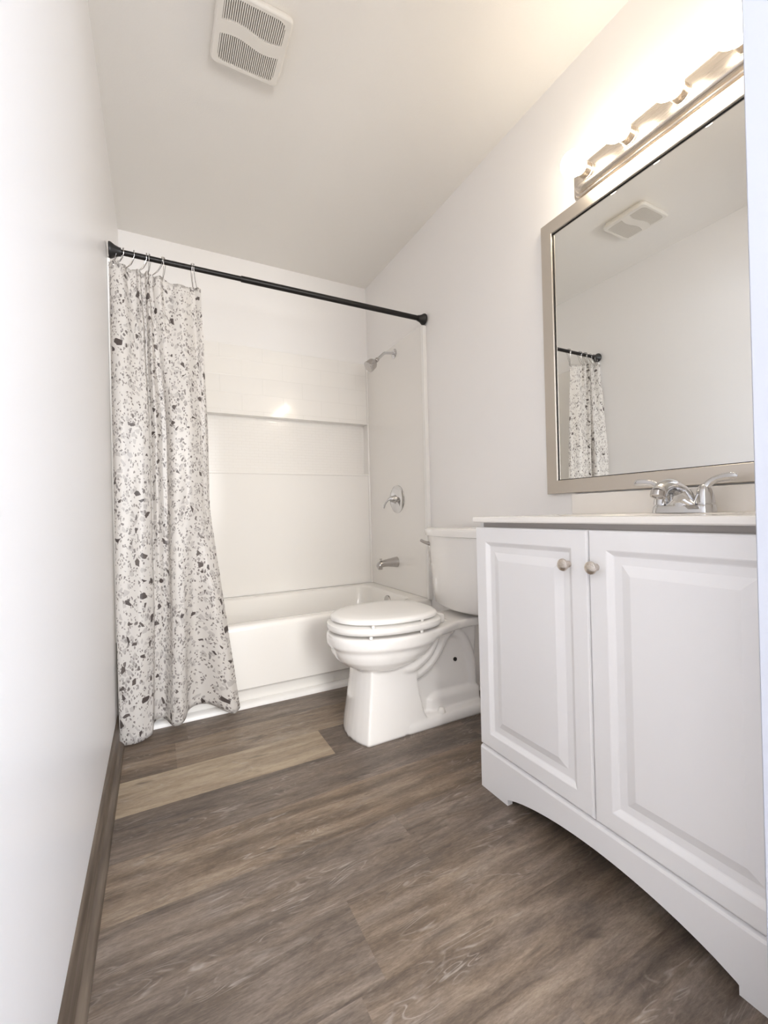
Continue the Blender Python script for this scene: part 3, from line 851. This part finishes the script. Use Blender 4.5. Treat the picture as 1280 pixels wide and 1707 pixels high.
# ------------------------------------------------------------------ mirror and light bar
def mirror():
    y0, y1, z0, z1 = -.845, -1.742, .929, 1.966
    t = thing('wall_mirror', 'rectangular wall mirror in a brushed nickel frame above the vanity', 'mirror', (W - .002, (y0 + y1) / 2, z0))
    bm = bmesh.new()
    # mitred frame: profile (inset, x)
    prof = [(0, W - .0015), (0, W - .021), (.0015, W - .0225), (.048, W - .0225), (.0495, W - .021), (.0495, W - .012)]
    rings = [[(x, y0 - i, z0 + i), (x, y0 - i, z1 - i), (x, y1 + i, z1 - i), (x, y1 + i, z0 + i)] for i, x in prof]
    loft(bm, rings, False, False)
    finish('frame', bm, M['nickel_frame'], t, 20)
    bm = bmesh.new()   # thin dark rebate and bright inner bead
    prof = [(.0495, W - .0135), (.0495, W - .0145), (.0525, W - .0145), (.0525, W - .0125)]
    loft(bm, [[(x, y0 - i, z0 + i), (x, y0 - i, z1 - i), (x, y1 + i, z1 - i), (x, y1 + i, z0 + i)] for i, x in prof], False, False)
    finish('inner_rebate', bm, M['black'], t, 20)
    bm = bmesh.new(); box(bm, W - .0125, W - .008, y1 + .047, y0 - .047, z0 + .047, z1 - .047)
    finish('glass', bm, M['mirror'], t, 0)
mirror()

def vanity_light():
    ya, yb2 = -.988, -1.600; zc = 2.030
    t = thing('vanity_light', 'brushed nickel light bar with four lit globe bulbs, on the wall above the mirror', 'light fixture', (W - .002, (ya + yb2) / 2, zc))
    bm = bmesh.new()
    def ring(g, x, h): 
        # rounded-end plate outline in y,z
        P = []
        r = min(.030, h)
        y_a, y_b = ya - g, yb2 + g
        for cy, cz, a0 in ((y_a - r, zc + h - r, 0), (y_b + r, zc + h - r, 90), (y_b + r, zc - h + r, 180), (y_a - r, zc - h + r, 270)):
            for i in range(9):
                a = radians(a0 + 90 * i / 8); P.append((x, cy + r * cos(a), cz + r * sin(a)))
        return P
    loft(bm, [ring(0, W - .0008, .060), ring(0, W - .006, .060), ring(.0015, W - .008, .0585), ring(.006, W - .009, .054), ring(.008, W - .015, .052), ring(.010, W - .017, .050), ring(.014, W - .018, .046), ring(.017, W - .026, .043), ring(.022, W - .034, .038), ring(.028, W - .037, .032)])
    finish('backplate', bm, M['nickel'], t, 40)
    for i in range(4):
        y = -1.064 - .1515 * i
        bm = bmesh.new(); lathe(bm, (W - .036, y, zc), (-1, 0, 0), [(0, 0), (0, .026), (.003, .026), (.004, .0235), (.030, .0235), (.031, .0225), (.031, .018), (.024, .018), (.024, 0)], 28)
        s = finish('socket', bm, M['nickel'], t, 40)
        bm = bmesh.new()
        x0 = W - .057; prof = [(0, 0), (0, .0140), (.010, .0145), (.018, .019)]
        R = .0395; c = .050
        for k in range(1, 15):
            a = radians(148 * (1 - k / 14)); prof.append((c + R * cos(a), R * sin(a)))
        lathe(bm, (x0, y, zc), (-1, 0, 0), prof, 28)
        b = finish('bulb', bm, M['bulb'], s, 80); b['label'] = 'lit frosted globe bulb'
vanity_light()

# ------------------------------------------------------------------ ceiling fan grille
def vent():
    cx, cy = .466, -.572; hx, hy = .116, .122
    t = thing('exhaust_fan_grille', 'square white bathroom fan grille with two louvred panels, on the ceiling', 'vent', (cx, cy, H))
    zb = H - .034
    def rr(hx, hy, r, n=6): return [(cx + p[0], cy + p[1]) for p in [(q[0], q[1]) for q in rrect(-hx, hx, -hy, hy, r, 0, n)]]
    def wave(u, s):   # the edge of the middle band, s=-1 nearer the tub, +1 nearer the door
        return .026 + .008 * sin(u * pi) * -1 + s * .020
    # openings
    ox = .094
    def opening(s):
        P = []
        if s > 0:     # large panel away from the tub
            for i in range(13):
                u = -1 + 2 * i / 12; P.append((cx + u * ox, cy + .0 - wave(u, 1) + .016))
            P += [(cx + ox, cy - .085), (cx + ox - .006, cy - .100), (cx + ox - .022, cy - .107), (cx - ox + .022, cy - .107), (cx - ox + .006, cy - .100), (cx - ox, cy - .085)]
        else:
            for i in range(13):
                u = 1 - 2 * i / 12; P.append((cx + u * ox, cy - wave(u, -1) + .020))
            P += [(cx - ox, cy + .085), (cx - ox + .006, cy + .100), (cx - ox + .022, cy + .105), (cx + ox - .022, cy + .105), (cx + ox - .006, cy + .100), (cx + ox, cy + .085)]
        return P
    bm = bmesh.new()
    outer = rr(hx - .006, hy - .006, .014)
    loops = [outer, opening(1), opening(-1)]
    ed = []
    for L in loops:
        vs = [bm.verts.new((x, y, zb)) for x, y in L]
        ed += [bm.edges.new((vs[i], vs[(i + 1) % len(vs)])) for i in range(len(vs))]
    res = bmesh.ops.triangle_fill(bm, use_beauty=True, edges=ed)
    # inner walls of the openings
    for L in loops[1:]:
        a = [bm.verts.new((x, y, zb)) for x, y in L]; b = [bm.verts.new((x, y, zb + .005)) for x, y in L]
        for i in range(len(a)):
            j = (i + 1) % len(a); bm.faces.new((a[i], a[j], b[j], b[i]))
    # rolled outer edge up to the ceiling
    rings = []
    for g, z in ((.006, zb), (.003, zb + .0008), (.0008, zb + .003), (0, zb + .007), (0, zb + .014), (.012, H - .004), (.014, H - .0003)):
        rings.append([(x, y, z) for x, y in rr(hx - g, hy - g, .014 + .006 - g * .4)])
    loft(bm, rings, False, False)
    finish('frame', bm, M['plastic'], t, 40)
    for s in (1, -1):
        L = opening(s)
        bm = bmesh.new(); vs = [bm.verts.new((x, y, zb + .0048)) for x, y in L]; f = bm.faces.new(vs)
        r = bmesh.ops.extrude_face_region(bm, geom=[f]); bmesh.ops.translate(bm, verts=[v for v in r['geom'] if isinstance(v, bmesh.types.BMVert)], vec=(0, 0, .004))
        pn = finish('louver_panel', bm, M['slot'], t, 0)
        bm = bmesh.new(); nsl = 29
        def span(x):
            ys = []
            for i in range(len(L)):
                (xa, ya), (xb_, yb_) = L[i], L[(i + 1) % len(L)]
                if (xa - x) * (xb_ - x) <= 0 and abs(xa - xb_) > 1e-9: ys.append(ya + (yb_ - ya) * (x - xa) / (xb_ - xa))
            return min(ys), max(ys)
        for i in range(nsl):
            x = cx - ox + 2 * ox * (i + .5) / nsl
            lo_, hi_ = span(x)
            box(bm, x - .0017, x + .0017, lo_ + .0002, hi_ - .0002, zb + .0006, zb + .0046)
        finish('slats', bm, M['plastic'], pn, 0)
vent()
